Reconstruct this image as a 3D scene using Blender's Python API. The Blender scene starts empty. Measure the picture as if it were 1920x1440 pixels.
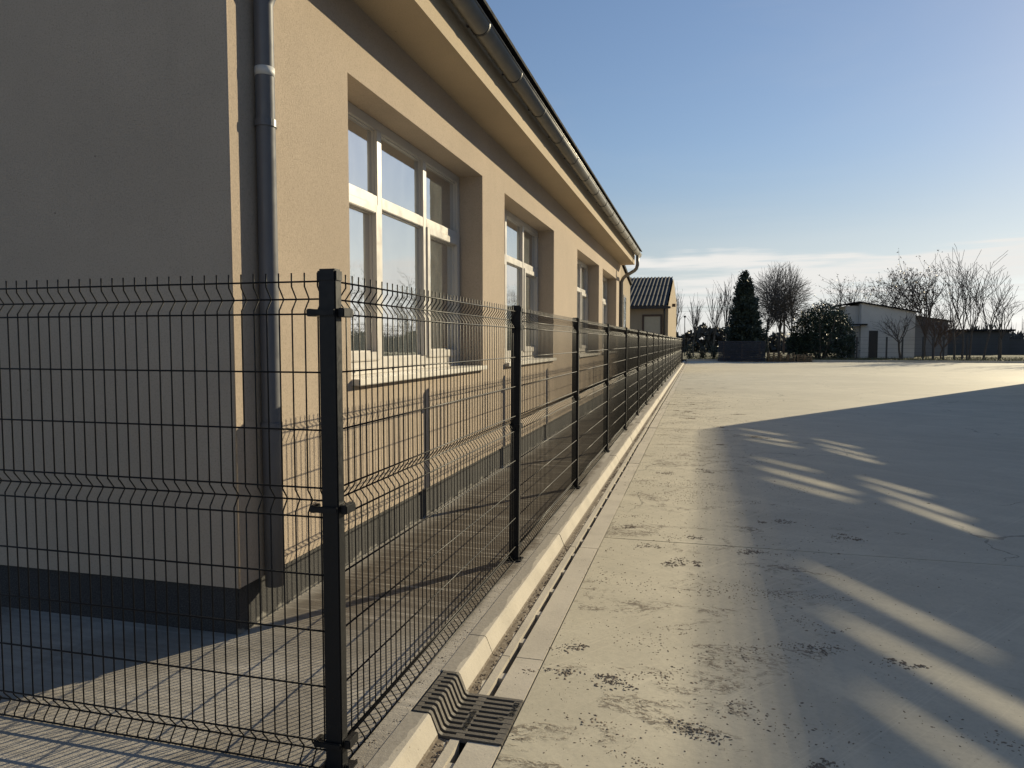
import bpy, bmesh, math, random
from mathutils import Vector, Matrix
from mathutils.geometry import tessellate_polygon

R = math.radians
scene = bpy.context.scene
COL = scene.collection

# ------------------------------------------------------------------ camera
CAM_H = 1.52
cam_d = bpy.data.cameras.new('camera')
cam_d.sensor_fit = 'HORIZONTAL'
cam_d.sensor_width = 36.0
cam_d.lens = 25.03
cam_d.clip_start = 0.05
cam_d.clip_end = 5000
cam = bpy.data.objects.new('camera', cam_d)
COL.objects.link(cam)
cam.location = (0, 0, CAM_H)
cam.rotation_euler = (R(90 - 3.387), 0, R(14.666))
scene.camera = cam

# ------------------------------------------------------------------ sun, sky, exposure
SUN = Vector((1.04, 1.55, 0.67)).normalized()
SUN_EL = math.asin(SUN.z)
SUN_AZ = math.atan2(SUN.x, SUN.y)          # clockwise from +Y
sun_d = bpy.data.lights.new('sun', 'SUN')
sun_d.energy = 4.4
sun_d.angle = R(0.24)
sun_d.color = (1.0, 0.862, 0.59)
sun = bpy.data.objects.new('sun', sun_d)
COL.objects.link(sun)
sun.rotation_euler = (-SUN).to_track_quat('-Z', 'Y').to_euler()
sun.location = (20, 30, 25)

world = bpy.data.worlds.new('World')
scene.world = world
world.use_nodes = True
SKY_STRENGTH = 0.070
scene.view_settings.view_transform = 'Standard'
scene.view_settings.look = 'None'
scene.view_settings.exposure = 0.50
scene.view_settings.gamma = 1.0
scene.view_settings.use_curve_mapping = False
scene.cycles.max_bounces = 6
scene.cycles.diffuse_bounces = 3
scene.cycles.glossy_bounces = 3
scene.cycles.sample_clamp_indirect = 6.0


class G:
    """tiny node-graph helper"""
    def __init__(self, tree):
        self.t = tree
        self.n = tree.nodes
        self.l = tree.links

    def node(self, typ, props=None, **ins):
        nd = self.n.new(typ)
        for k, v in (props or {}).items():
            setattr(nd, k, v)
        for k, v in ins.items():
            key = k.replace('_', ' ')
            sock = None
            for s in nd.inputs:
                if s.name == key and s.enabled:
                    sock = s
                    break
            if sock is None:
                sock = nd.inputs[int(k[1:])]
            self.put(sock, v)
        return nd

    def put(self, sock, v):
        if isinstance(v, bpy.types.NodeSocket):
            self.l.new(v, sock)
        elif isinstance(v, bpy.types.Node):
            self.l.new(v.outputs[0], sock)
        else:
            if isinstance(v, (tuple, list)) and len(v) == 3 and sock.type == 'RGBA':
                v = (*v, 1)
            sock.default_value = v

    def math(self, op, a, b=0.0, c=0.0, clamp=False):
        nd = self.n.new('ShaderNodeMath')
        nd.operation = op
        nd.use_clamp = clamp
        for i, v in enumerate((a, b, c)):
            self.put(nd.inputs[i], v)
        return nd.outputs[0]

    def mix(self, fac, a, b, blend='MIX'):
        nd = self.n.new('ShaderNodeMix')
        nd.data_type = 'RGBA'
        nd.blend_type = blend
        self.put(nd.inputs['Factor'], fac)
        self.put([s for s in nd.inputs if s.name == 'A' and s.type == 'RGBA'][0], a)
        self.put([s for s in nd.inputs if s.name == 'B' and s.type == 'RGBA'][0], b)
        return [s for s in nd.outputs if s.type == 'RGBA'][0]

    def noise(self, vec, scale, detail=3.0, rough=0.55, dist=0.0):
        nd = self.n.new('ShaderNodeTexNoise')
        if vec is not None:
            self.l.new(vec, nd.inputs['Vector'])
        nd.inputs['Scale'].default_value = scale
        nd.inputs['Detail'].default_value = detail
        nd.inputs['Roughness'].default_value = rough
        nd.inputs['Distortion'].default_value = dist
        return nd.outputs['Fac']

    def ramp(self, fac, lo, hi, a=0.0, b=1.0):
        nd = self.n.new('ShaderNodeMapRange')
        nd.interpolation_type = 'SMOOTHSTEP'
        self.put(nd.inputs['Value'], fac)
        nd.inputs['From Min'].default_value = lo
        nd.inputs['From Max'].default_value = hi
        nd.inputs['To Min'].default_value = a
        nd.inputs['To Max'].default_value = b
        return nd.outputs['Result']

    def scalev(self, vec, s):
        nd = self.n.new('ShaderNodeVectorMath')
        nd.operation = 'MULTIPLY'
        self.l.new(vec, nd.inputs[0])
        nd.inputs[1].default_value = s
        return nd.outputs[0]


def build_world():
    g = G(world.node_tree)
    g.n.clear()
    out = g.n.new('ShaderNodeOutputWorld')
    sky = g.n.new('ShaderNodeTexSky')
    sky.sky_type = 'NISHITA'
    sky.sun_disc = False
    sky.sun_elevation = SUN_EL
    sky.sun_rotation = SUN_AZ
    sky.altitude = 100
    sky.air_density = 1.15
    sky.dust_density = 0.18
    sky.ozone_density = 2.0
    tc = g.n.new('ShaderNodeTexCoord')
    d = tc.outputs['Generated']
    sep = g.n.new('ShaderNodeSeparateXYZ')
    g.l.new(d, sep.inputs[0])
    z = sep.outputs['Z']
    # thin stretched cloud streaks low over the horizon, all the way round
    n1 = g.noise(g.scalev(d, (2.2, 2.2, 34.0)), 1.5, 5, 0.55, 0.35)
    n2 = g.noise(g.scalev(d, (5.0, 5.0, 90.0)), 1.5, 4, 0.6, 0.25)
    n = g.math('ADD', g.math('MULTIPLY', n1, 0.7), g.math('MULTIPLY', n2, 0.3))
    # ragged upper edge of the bank, about 5 to 8 degrees up
    e = g.math('MULTIPLY_ADD', g.noise(g.scalev(d, (2.4, 2.4, 3.0)), 1.9, 3, 0.5, 0.2), 0.10, 0.062)
    e = g.math('MULTIPLY_ADD', g.math('SUBTRACT', n2, 0.5), 0.03, e)
    body = g.ramp(g.math('SUBTRACT', e, z), -0.002, 0.012)
    streak = g.ramp(n, 0.40, 0.56, 0.05, 1.0)
    fade = g.ramp(z, 0.0, 0.07, 0.35, 1.0)
    m = g.math('MULTIPLY', g.math('MULTIPLY', body, streak), fade, clamp=True)
    veil = g.math('MULTIPLY', g.ramp(g.noise(g.scalev(d, (1.0, 1.6, 5.0)), 2.2, 5, 0.6, 0.8), 0.45, 0.85), 0.10)
    hs = g.n.new('ShaderNodeHueSaturation')
    hs.inputs['Saturation'].default_value = 1.03
    g.l.new(sky.outputs[0], hs.inputs['Color'])
    tint = g.mix(1.0, hs.outputs[0], (1.0, 0.962, 1.015), 'MULTIPLY')
    bwn = g.n.new('ShaderNodeRGBToBW')
    g.l.new(tint, bwn.inputs[0])
    lum = bwn.outputs[0]
    # winter haze: pale and even towards the horizon, milder glow round the sun
    k = g.math('POWER', g.math('MAXIMUM', g.math('DIVIDE', lum, 3.3), 0.05), -0.17)
    k = g.math('MINIMUM', k, 1.05)
    lum2 = g.math('MULTIPLY', lum, k)
    even = g.mix(1.0, tint, k, 'MULTIPLY')
    pale = g.mix(1.0, lum2, (0.93, 1.0, 1.06), 'MULTIPLY')
    even = g.mix(g.math('SUBTRACT', 1.0, g.ramp(z, 0.02, 0.26, 0.25, 1.0)), even, pale)
    white = g.mix(1.0, g.math('MULTIPLY_ADD', lum2, 1.25, 1.4), (1.0, 0.985, 0.94), 'MULTIPLY')
    white = g.mix(1.0, white, (8.6, 8.5, 8.2), 'DARKEN')
    col = g.mix(m, even, white)
    col = g.mix(veil, col, white)
    bg = g.n.new('ShaderNodeBackground')
    g.l.new(col, bg.inputs['Color'])
    bg.inputs['Strength'].default_value = SKY_STRENGTH
    g.l.new(bg.outputs[0], out.inputs['Surface'])


build_world()

# ------------------------------------------------------------------ materials
M = {}


def new_mat(name):
    m = bpy.data.materials.new(name)
    m.use_nodes = True
    g = G(m.node_tree)
    bs = g.n['Principled BSDF']
    pos = g.n.new('ShaderNodeNewGeometry').outputs['Position']
    M[name] = m
    return g, bs, pos


def bump(g, bs, height, dist, strength=1.0):
    b = g.n.new('ShaderNodeBump')
    b.inputs['Strength'].default_value = strength
    b.inputs['Distance'].default_value = dist
    g.put(b.inputs['Height'], height)
    g.l.new(b.outputs[0], bs.inputs['Normal'])


def simple(name, col, rough=0.6, var=0.25, scale=8.0, metallic=0.0, spec=0.5, bmp=0.0, bscale=60.0):
    g, bs, pos = new_mat(name)
    n = g.noise(pos, scale, 4)
    dark = tuple(c * (1 - var) for c in col)
    lite = tuple(min(1, c * (1 + var)) for c in col)
    g.put(bs.inputs['Base Color'], g.mix(n, dark, lite))
    g.put(bs.inputs['Roughness'], g.ramp(g.noise(pos, scale * 2.3, 3), 0.3, 0.7, max(0.02, rough - 0.08), min(1, rough + 0.08)))
    bs.inputs['Metallic'].default_value = metallic
    bs.inputs['Specular IOR Level'].default_value = spec
    if bmp:
        bump(g, bs, g.noise(pos, bscale, 3), bmp)
    return M[name]


def mat_stucco(name, col, grain=0.004):
    g, bs, pos = new_mat(name)
    big = g.noise(pos, 0.7, 4)
    mid = g.noise(pos, 6, 4)
    fine = g.noise(pos, 105, 4, 0.8)
    tiny = g.noise(pos, 420, 2, 0.7)
    c = g.mix(g.ramp(big, 0.3, 0.7), tuple(x * 0.93 for x in col), tuple(x * 1.05 for x in col))
    c = g.mix(g.ramp(mid, 0.35, 0.75, 0, 0.25), c, tuple(x * 0.86 for x in col))
    c = g.mix(g.ramp(fine, 0.47, 0.66, 0, 0.55), c, tuple(x * 0.60 for x in col))
    # a few faint run marks below the eaves
    runs = g.noise(g.scalev(pos, (3.0, 5.0, 0.25)), 2.4, 4)
    c = g.mix(g.ramp(runs, 0.55, 0.8, 0, 0.18), c, tuple(x * 0.75 for x in col))
    # small brown spots and nicks
    vo = g.n.new('ShaderNodeTexVoronoi')
    vo.inputs['Scale'].default_value = 4.2
    g.l.new(pos, vo.inputs['Vector'])
    sp = g.math('LESS_THAN', g.math('ADD', vo.outputs['Distance'], g.math('MULTIPLY', fine, 0.03)), 0.036)
    sp = g.math('MULTIPLY', sp, g.ramp(g.noise(pos, 1.1, 2), 0.52, 0.62, 0, 0.7))
    c = g.mix(sp, c, (0.06, 0.045, 0.035))
    g.put(bs.inputs['Base Color'], c)
    bs.inputs['Roughness'].default_value = 0.92
    bs.inputs['Specular IOR Level'].default_value = 0.2
    h = g.math('ADD', g.math('MULTIPLY', fine, 0.8), g.math('MULTIPLY', tiny, 0.35))
    bump(g, bs, h, grain, 0.8)


def mat_yard():
    g, bs, pos = new_mat('yard_concrete')
    sep = g.n.new('ShaderNodeSeparateXYZ')
    g.l.new(pos, sep.inputs[0])
    x = sep.outputs['X']
    base = (0.515, 0.468, 0.362)
    big = g.noise(pos, 0.22, 5, 0.6, 0.4)
    mid = g.noise(pos, 1.7, 5, 0.6, 0.6)
    fine = g.noise(pos, 38, 4, 0.65)
    c = g.mix(g.ramp(big, 0.3, 0.7), tuple(v * 0.90 for v in base), tuple(v * 1.09 for v in base))
    c = g.mix(g.ramp(mid, 0.35, 0.72, 0, 0.6), c, tuple(v * 0.80 for v in base))
    c = g.mix(g.ramp(fine, 0.4, 0.68, 0, 0.36), c, tuple(v * 0.72 for v in base))
    # long trowel and tyre streaks
    rot = g.n.new('ShaderNodeVectorRotate')
    rot.rotation_type = 'Z_AXIS'
    rot.inputs['Angle'].default_value = R(38)
    g.l.new(pos, rot.inputs['Vector'])
    st = g.noise(g.scalev(rot.outputs[0], (0.10, 2.6, 1)), 1.5, 4, 0.6, 0.5)
    c = g.mix(g.ramp(st, 0.50, 0.66, 0, 0.22), c, tuple(v * 1.22 for v in base))
    st2 = g.noise(g.scalev(pos, (0.25, 3.2, 1)), 1.1, 4, 0.6, 0.3)
    c = g.mix(g.ramp(st2, 0.54, 0.70, 0, 0.28), c, tuple(v * 0.78 for v in base))
    wv = g.n.new('ShaderNodeTexWave')
    wv.wave_type = 'RINGS'
    wv.inputs['Scale'].default_value = 0.055
    wv.inputs['Distortion'].default_value = 1.5
    wv.inputs['Detail'].default_value = 2
    off = g.n.new('ShaderNodeVectorMath')
    g.l.new(pos, off.inputs[0])
    off.inputs[1].default_value = (-14, -4, 0)
    g.l.new(off.outputs[0], wv.inputs['Vector'])
    c = g.mix(g.ramp(wv.outputs['Fac'], 0.90, 1.0, 0, 0.24), c, tuple(v * 0.78 for v in base))
    # long pale drag scratches and hairline cracks
    rot2 = g.n.new('ShaderNodeVectorRotate')
    rot2.rotation_type = 'Z_AXIS'
    rot2.inputs['Angle'].default_value = R(-52)
    g.l.new(pos, rot2.inputs['Vector'])
    scr = g.noise(g.scalev(rot2.outputs[0], (0.06, 3.4, 1)), 2.0, 3, 0.5, 0.15)
    scr = g.math('SUBTRACT', 1.0, g.ramp(g.math('ABSOLUTE', g.math('SUBTRACT', scr, 0.56)), 0.0, 0.012))
    c = g.mix(g.math('MULTIPLY', scr, g.ramp(big, 0.4, 0.6, 0.05, 0.38)), c, tuple(v * 1.28 for v in base))
    vc = g.n.new('ShaderNodeTexVoronoi')
    vc.feature = 'DISTANCE_TO_EDGE'
    vc.inputs['Scale'].default_value = 0.33
    wn = g.n.new('ShaderNodeVectorMath')
    wn.operation = 'ADD'
    g.l.new(pos, wn.inputs[0])
    nz = g.n.new('ShaderNodeTexNoise')
    nz.inputs['Scale'].default_value = 2.2
    nz.inputs['Detail'].default_value = 5
    g.l.new(pos, nz.inputs['Vector'])
    g.l.new(g.scalev(nz.outputs['Color'], (0.7, 0.7, 0)), wn.inputs[1])
    g.l.new(wn.outputs[0], vc.inputs['Vector'])
    cr = g.math('LESS_THAN', vc.outputs['Distance'], 0.0028)
    cr = g.math('MULTIPLY', cr, g.ramp(g.noise(pos, 0.5, 3), 0.50, 0.56, 0, 0.7))
    c = g.mix(cr, c, tuple(v * 0.35 for v in base))
    # brown soil smears left by tyres, thickest along the kerb
    near = g.math('SUBTRACT', 1.0, g.ramp(x, -0.2, 2.6))
    nearf = g.math('MULTIPLY_ADD', near, 0.10, 0.0)
    so = g.noise(g.scalev(pos, (0.8, 1.15, 1)), 1.9, 6, 0.7, 0.7)
    so2 = g.noise(g.scalev(pos, (1, 1.5, 1)), 26, 4, 0.75, 0.6)
    sm = g.math('MULTIPLY', g.ramp(g.math('ADD', so, nearf), 0.63, 0.72), g.ramp(so2, 0.45, 0.58), clamp=True)
    c = g.mix(g.math('MULTIPLY', sm, 0.85), c, (0.115, 0.088, 0.062))
    # specks
    vo = g.n.new('ShaderNodeTexVoronoi')
    vo.inputs['Scale'].default_value = 17
    g.l.new(pos, vo.inputs['Vector'])
    sp = g.math('LESS_THAN', vo.outputs['Distance'], 0.10)
    sp = g.math('MULTIPLY', sp, g.ramp(g.noise(pos, 2.3, 3), 0.48, 0.62, 0, 0.75))
    c = g.mix(sp, c, (0.09, 0.072, 0.055))
    g.put(bs.inputs['Base Color'], c)
    bs.inputs['Roughness'].default_value = 0.74
    bs.inputs['Specular IOR Level'].default_value = 0.42
    bump(g, bs, g.math('ADD', fine, g.math('MULTIPLY', sm, 1.2)), 0.0018, 0.7)


def mat_apron():
    g, bs, pos = new_mat('apron_concrete')
    base = (0.43, 0.395, 0.345)
    big = g.noise(pos, 0.9, 5, 0.6, 0.5)
    fine = g.noise(pos, 70, 4, 0.75)
    grit = g.noise(pos, 190, 3, 0.7)
    broom = g.noise(g.scalev(pos, (0.55, 17, 1)), 1.6, 5, 0.65, 0.25)
    wet = g.noise(g.scalev(pos, (0.9, 0.35, 1)), 1.4, 4, 0.6, 0.5)
    c = g.mix(g.ramp(big, 0.3, 0.7), tuple(v * 0.85 for v in base), tuple(v * 1.1 for v in base))
    c = g.mix(g.ramp(broom, 0.42, 0.66, 0, 0.42), c, tuple(v * 0.55 for v in base))
    c = g.mix(g.ramp(broom, 0.30, 0.40, 0.35, 0), c, tuple(v * 1.5 for v in base))
    c = g.mix(g.ramp(wet, 0.46, 0.62, 0, 0.45), c, (0.125, 0.105, 0.082))
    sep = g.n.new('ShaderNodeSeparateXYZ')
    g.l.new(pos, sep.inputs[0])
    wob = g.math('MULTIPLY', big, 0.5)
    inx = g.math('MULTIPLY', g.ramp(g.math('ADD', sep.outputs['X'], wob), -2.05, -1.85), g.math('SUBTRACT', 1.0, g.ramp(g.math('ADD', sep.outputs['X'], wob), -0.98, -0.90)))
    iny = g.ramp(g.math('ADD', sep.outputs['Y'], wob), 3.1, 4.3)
    stain_shade = g.math('MULTIPLY', g.math('MULTIPLY', inx, iny), g.ramp(broom, 0.34, 0.50, 0.22, 0.92))  # brown staining, with the shade of the fence wires painted into the strip
    c = g.mix(stain_shade, c, (0.105, 0.085, 0.066))
    c = g.mix(g.ramp(fine, 0.5, 0.7, 0, 0.42), c, tuple(v * 0.45 for v in base))
    c = g.mix(g.ramp(grit, 0.6, 0.75, 0, 0.35), c, tuple(v * 1.6 for v in base))
    g.put(bs.inputs['Base Color'], c)
    bs.inputs['Roughness'].default_value = 0.92
    bs.inputs['Specular IOR Level'].default_value = 0.25
    h = g.math('ADD', g.math('MULTIPLY', fine, 0.8), g.math('ADD', g.math('MULTIPLY', broom, 0.9), g.math('MULTIPLY', grit, 0.4)))
    bump(g, bs, h, 0.004, 0.9)


def mat_kerb():
    g, bs, pos = new_mat('kerb_concrete')
    base = (0.53, 0.48, 0.40)
    big = g.noise(pos, 3.0, 4)
    fine = g.noise(pos, 45, 4, 0.7)
    c = g.mix(g.ramp(big, 0.3, 0.75), base, tuple(v * 0.82 for v in base))
    vo = g.n.new('ShaderNodeTexVoronoi')
    vo.inputs['Scale'].default_value = 34
    g.l.new(pos, vo.inputs['Vector'])
    sp = g.math('LESS_THAN', vo.outputs['Distance'], 0.13)
    sp = g.math('MULTIPLY', sp, g.ramp(big, 0.45, 0.6, 0, 0.6))
    c = g.mix(sp, c, (0.14, 0.11, 0.085))
    c = g.mix(g.ramp(fine, 0.55, 0.75, 0, 0.4), c, tuple(v * 0.7 for v in base))
    sepk = g.n.new('ShaderNodeSeparateXYZ')
    g.l.new(pos, sepk.inputs[0])
    mo = g.math('LESS_THAN', sepk.outputs['X'], g.math('MULTIPLY_ADD', g.noise(g.scalev(pos, (1, 0.6, 1)), 3.2, 5, 0.65), 0.13, -1.128))
    mo = g.math('MULTIPLY', mo, g.math('GREATER_THAN', sepk.outputs['Z'], -0.002))
    c = g.mix(g.math('MULTIPLY', mo, 0.9), c, g.mix(fine, (0.19, 0.17, 0.145), (0.42, 0.385, 0.335)))
    # soil lying in the little gutter at the kerb foot
    sep = g.n.new('ShaderNodeSeparateXYZ')
    g.l.new(pos, sep.inputs[0])
    x, z = sep.outputs['X'], sep.outputs['Z']
    inx = g.math('MULTIPLY', g.math('GREATER_THAN', x, -1.006), g.math('LESS_THAN', x, g.math('MULTIPLY_ADD', g.noise(pos, 14, 3), 0.07, -0.995)))
    soil = g.math('MULTIPLY', inx, g.math('LESS_THAN', z, -0.075))
    c = g.mix(g.math('MULTIPLY', soil, g.ramp(fine, 0.35, 0.5, 0.55, 0.95)), c, (0.15, 0.118, 0.085))
    g.put(bs.inputs['Base Color'], c)
    bs.inputs['Roughness'].default_value = 0.85
    bs.inputs['Specular IOR Level'].default_value = 0.3
    bump(g, bs, fine, 0.002, 0.8)


def mat_plinth():
    g, bs, pos = new_mat('plinth_granulate')
    a = g.noise(pos, 130, 3, 0.8)
    b = g.noise(pos, 260, 2, 0.8)
    c = g.mix(g.ramp(a, 0.35, 0.7), (0.014, 0.014, 0.017), (0.066, 0.064, 0.062))
    c = g.mix(g.ramp(b, 0.60, 0.70, 0, 0.7), c, (0.20, 0.195, 0.185))
    splash = g.noise(g.scalev(pos, (3, 3, 1.5)), 3, 4)
    sep = g.n.new('ShaderNodeSeparateXYZ')
    g.l.new(pos, sep.inputs[0])
    lowz = g.math('SUBTRACT', g.math('MULTIPLY_ADD', splash, 0.16, 0.0), sep.outputs['Z'])
    lowz = g.math('SUBTRACT', lowz, g.math('MULTIPLY', g.math('LESS_THAN', sep.outputs['X'], -2.30), 0.5))
    c = g.mix(g.ramp(lowz, 0.055, 0.075, 0, 0.6), c, (0.36, 0.34, 0.30))
    g.put(bs.inputs['Base Color'], c)
    bs.inputs['Roughness'].default_value = 0.8
    bump(g, bs, a, 0.004, 0.9)


def mat_glass():
    g, bs, pos = new_mat('dusty_glass')
    n = g.noise(pos, 1.3, 4, 0.6, 0.6)
    dust = g.noise(g.scalev(pos, (1, 1, 0.4)), 5, 5, 0.65, 0.8)
    c = g.mix(g.ramp(dust, 0.3, 0.75), (0.13, 0.145, 0.145), (0.25, 0.27, 0.262))
    g.put(bs.inputs['Base Color'], c)
    bs.inputs['Roughness'].default_value = 0.015
    bs.inputs['IOR'].default_value = 6.5
    bs.inputs['Specular IOR Level'].default_value = 0.6
    # sealed units are never quite flat: reflections bend a little
    bump(g, bs, n, 0.003, 0.4)


def mat_bark(name, col):
    g, bs, pos = new_mat(name)
    n = g.noise(g.scalev(pos, (6, 6, 1.5)), 4, 4)
    g.put(bs.inputs['Base Color'], g.mix(n, tuple(c * 0.6 for c in col), tuple(c * 1.4 for c in col)))
    bs.inputs['Roughness'].default_value = 0.9


def mat_leaf(name, col, var=0.5):
    g, bs, pos = new_mat(name)
    n = g.noise(pos, 1.6, 4)
    n2 = g.noise(pos, 11, 2)
    c = g.mix(g.ramp(n, 0.3, 0.7), tuple(c * (1 - var) for c in col), tuple(c * (1 + var) for c in col))
    c = g.mix(g.ramp(n2, 0.4, 0.7, 0, 0.5), c, tuple(c2 * 0.55 for c2 in col))
    g.put(bs.inputs['Base Color'], c)
    bs.inputs['Roughness'].default_value = 0.55
    bs.inputs['Specular IOR Level'].default_value = 0.4


def mat_field():
    g, bs, pos = new_mat('rough_grass_ground')
    a = g.noise(pos, 0.35, 5, 0.6)
    b = g.noise(pos, 9, 4, 0.7)
    c = g.mix(g.ramp(a, 0.35, 0.65), (0.10, 0.095, 0.045), (0.155, 0.135, 0.075))
    c = g.mix(g.ramp(b, 0.4, 0.65, 0, 0.7), c, (0.06, 0.06, 0.03))
    g.put(bs.inputs['Base Color'], c)
    bs.inputs['Roughness'].default_value = 0.95
    bump(g, bs, b, 0.05, 0.8)


mat_stucco('stucco', (0.50, 0.410, 0.320), 0.006)
mat_stucco('soffit_render', (0.50, 0.405, 0.285), 0.0015)
mat_stucco('house_render', (0.37, 0.30, 0.212))
mat_stucco('white_render', (0.62, 0.61, 0.58))
mat_stucco('grey_render', (0.22, 0.225, 0.235))
mat_stucco('dark_wall', (0.095, 0.10, 0.105))
mat_yard()
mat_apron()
mat_kerb()
mat_plinth()
mat_glass()
mat_field()
simple('fence_black', (0.010, 0.0105, 0.012), 0.45, 0.2, 20, spec=0.25)
simple('wire_black', (0.006, 0.006, 0.007), 0.45, 0.2, 30, spec=0.22)
simple('gutter_brown', (0.20, 0.19, 0.17), 0.42, 0.25, 6, metallic=0.3, spec=0.45)
simple('pipe_grey', (0.125, 0.127, 0.14), 0.42, 0.15, 5)
simple('tape', (0.6, 0.6, 0.58), 0.5, 0.1)
simple('upvc', (0.58, 0.545, 0.495), 0.38, 0.05, 4)
simple('sill_stone', (0.66, 0.62, 0.55), 0.55, 0.12, 9, bmp=0.001)
simple('roof_dark', (0.02, 0.02, 0.022), 0.9, 0.3, 5, spec=0.1)
simple('corrugated', (0.030, 0.031, 0.034), 0.72, 0.4, 3, spec=0.2, bmp=0.002, bscale=20)
simple('cast_iron', (0.125, 0.112, 0.096), 0.7, 0.35, 30, metallic=0.2, bmp=0.0015, bscale=120)
simple('pit_black', (0.006, 0.006, 0.006), 0.95, 0.2)
simple('soil', (0.205, 0.16, 0.115), 0.95, 0.45, 60)
simple('brown_wood', (0.07, 0.042, 0.028), 0.6, 0.3, 8)
simple('blind', (0.44, 0.39, 0.29), 0.8, 0.1, 6)
simple('panel_navy', (0.022, 0.027, 0.042), 0.6, 0.5, 3, spec=0.3)
simple('pallet_wood', (0.23, 0.165, 0.10), 0.85, 0.4, 6)
simple('dark_metal', (0.02, 0.021, 0.024), 0.55, 0.3)
simple('post_concrete', (0.06, 0.058, 0.056), 0.9, 0.3, 9)
simple('hall_render', (0.62, 0.60, 0.56), 0.9, 0.12, 1.2)
mat_bark('bark_dark', (0.085, 0.075, 0.067))
mat_bark('bark_brown', (0.11, 0.078, 0.062))
mat_bark('bark_grey', (0.12, 0.11, 0.10))
mat_leaf('leaf_conifer', (0.042, 0.055, 0.038))
mat_leaf('leaf_laurel', (0.034, 0.050, 0.030))
mat_leaf('leaf_dry', (0.10, 0.062, 0.03))
mat_leaf('leaf_scrub', (0.050, 0.045, 0.032))
mat_leaf('leaf_shrub', (0.045, 0.055, 0.032))
mat_leaf('blade', (0.10, 0.105, 0.045))


# ------------------------------------------------------------------ mesh helpers
class MB:
    def __init__(self):
        self.v = []
        self.f = []

    def quad(self, *p):
        i = len(self.v)
        self.v += [tuple(q) for q in p]
        self.f.append(tuple(range(i, i + len(p))))

    def box(self, x0, x1, y0, y1, z0, z1):
        i = len(self.v)
        self.v += [(x, y, z) for z in (z0, z1) for y in (y0, y1) for x in (x0, x1)]
        for a in ((0, 2, 3, 1), (4, 5, 7, 6), (0, 1, 5, 4), (2, 6, 7, 3), (0, 4, 6, 2), (1, 3, 7, 5)):
            self.f.append(tuple(i + k for k in a))

    def tube(self, pts, rad, n=5, cap=True):
        if not isinstance(rad, (list, tuple)):
            rad = [rad] * len(pts)
        P = [Vector(p) for p in pts]
        base = len(self.v)
        for k, p in enumerate(P):
            if k == 0:
                t = P[1] - P[0]
            elif k == len(P) - 1:
                t = P[-1] - P[-2]
            else:
                t = (P[k + 1] - P[k]).normalized() + (P[k] - P[k - 1]).normalized()
            if t.length < 1e-9:
                t = Vector((0, 0, 1))
            t.normalize()
            a = Vector((0, 1, 0)) if abs(t.y) < 0.9 else Vector((1, 0, 0))
            u = t.cross(a).normalized()
            w = t.cross(u)
            for j in range(n):
                an = 2 * math.pi * (j + 0.5) / n
                self.v.append(tuple(p + (u * math.cos(an) + w * math.sin(an)) * rad[k]))
        for k in range(len(P) - 1):
            for j in range(n):
                a = base + k * n + j
                b = base + k * n + (j + 1) % n
                self.f.append((a, b, b + n, a + n))
        if cap:
            self.f.append(tuple(base + j for j in reversed(range(n))))
            e = base + (len(P) - 1) * n
            self.f.append(tuple(e + j for j in range(n)))

    def prism_y(self, prof, y0, y1):
        """closed (x,z) outline extruded along y"""
        n = len(prof)
        i = len(self.v)
        self.v += [(x, y0, z) for x, z in prof] + [(x, y1, z) for x, z in prof]
        for k in range(n):
            a, b = k, (k + 1) % n
            self.f.append((i + a, i + b, i + n + b, i + n + a))
        tri = tessellate_polygon([[Vector((x, z, 0)) for x, z in prof]])
        for t in tri:
            self.f.append(tuple(i + k for k in t))
            self.f.append(tuple(i + n + k for k in reversed(t)))

    def mesh(self, name, mat, smooth=False, bevel=0.0):
        me = bpy.data.meshes.new(name)
        me.from_pydata(self.v, [], self.f)
        bm = bmesh.new()
        bm.from_mesh(me)
        bmesh.ops.recalc_face_normals(bm, faces=bm.faces)
        if bevel:
            bmesh.ops.remove_doubles(bm, verts=bm.verts, dist=1e-6)
            ed = [e for e in bm.edges if len(e.link_faces) == 2 and e.calc_face_angle(0) > 0.6]
            bmesh.ops.bevel(bm, geom=ed, offset=bevel, segments=2, affect='EDGES', clamp_overlap=True)
        bm.to_mesh(me)
        bm.free()
        me.materials.append(M[mat])
        if smooth:
            for p in me.polygons:
                p.use_smooth = True
        return me


def link(name, data, parent=None, loc=None, rotz=None):
    o = bpy.data.objects.new(name, data)
    COL.objects.link(o)
    if parent is not None:
        o.parent = parent
    if loc is not None:
        o.location = loc
    if rotz is not None:
        o.rotation_euler = (0, 0, rotz)
    return o


def build(mb, name, mat, parent=None, smooth=False, bevel=0.0, loc=None, rotz=None):
    return link(name, mb.mesh(name, mat, smooth, bevel), parent, loc, rotz)


def boxo(name, mat, parent, b, bevel=0.0):
    mb = MB()
    mb.box(*b)
    return build(mb, name, mat, parent, bevel=bevel)


def tag(o, label=None, cat=None, group=None, kind=None):
    if label:
        o['label'] = label
    if cat:
        o['category'] = cat
    if group:
        o['group'] = group
    if kind:
        o['kind'] = kind
    return o


def thing(name, label, cat, loc=(0, 0, 0), group=None):
    o = link(name, None, None, loc)
    return tag(o, label, cat, group)


# ------------------------------------------------------------------ ground
YZ = -0.09                      # level of the concrete yard
mb = MB()
mb.quad((-1500, -1500, -0.30), (1500, -1500, -0.30), (1500, 1500, -0.30), (-1500, 1500, -0.30))
tag(build(mb, 'ground', 'rough_grass_ground'), kind='structure')

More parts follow.
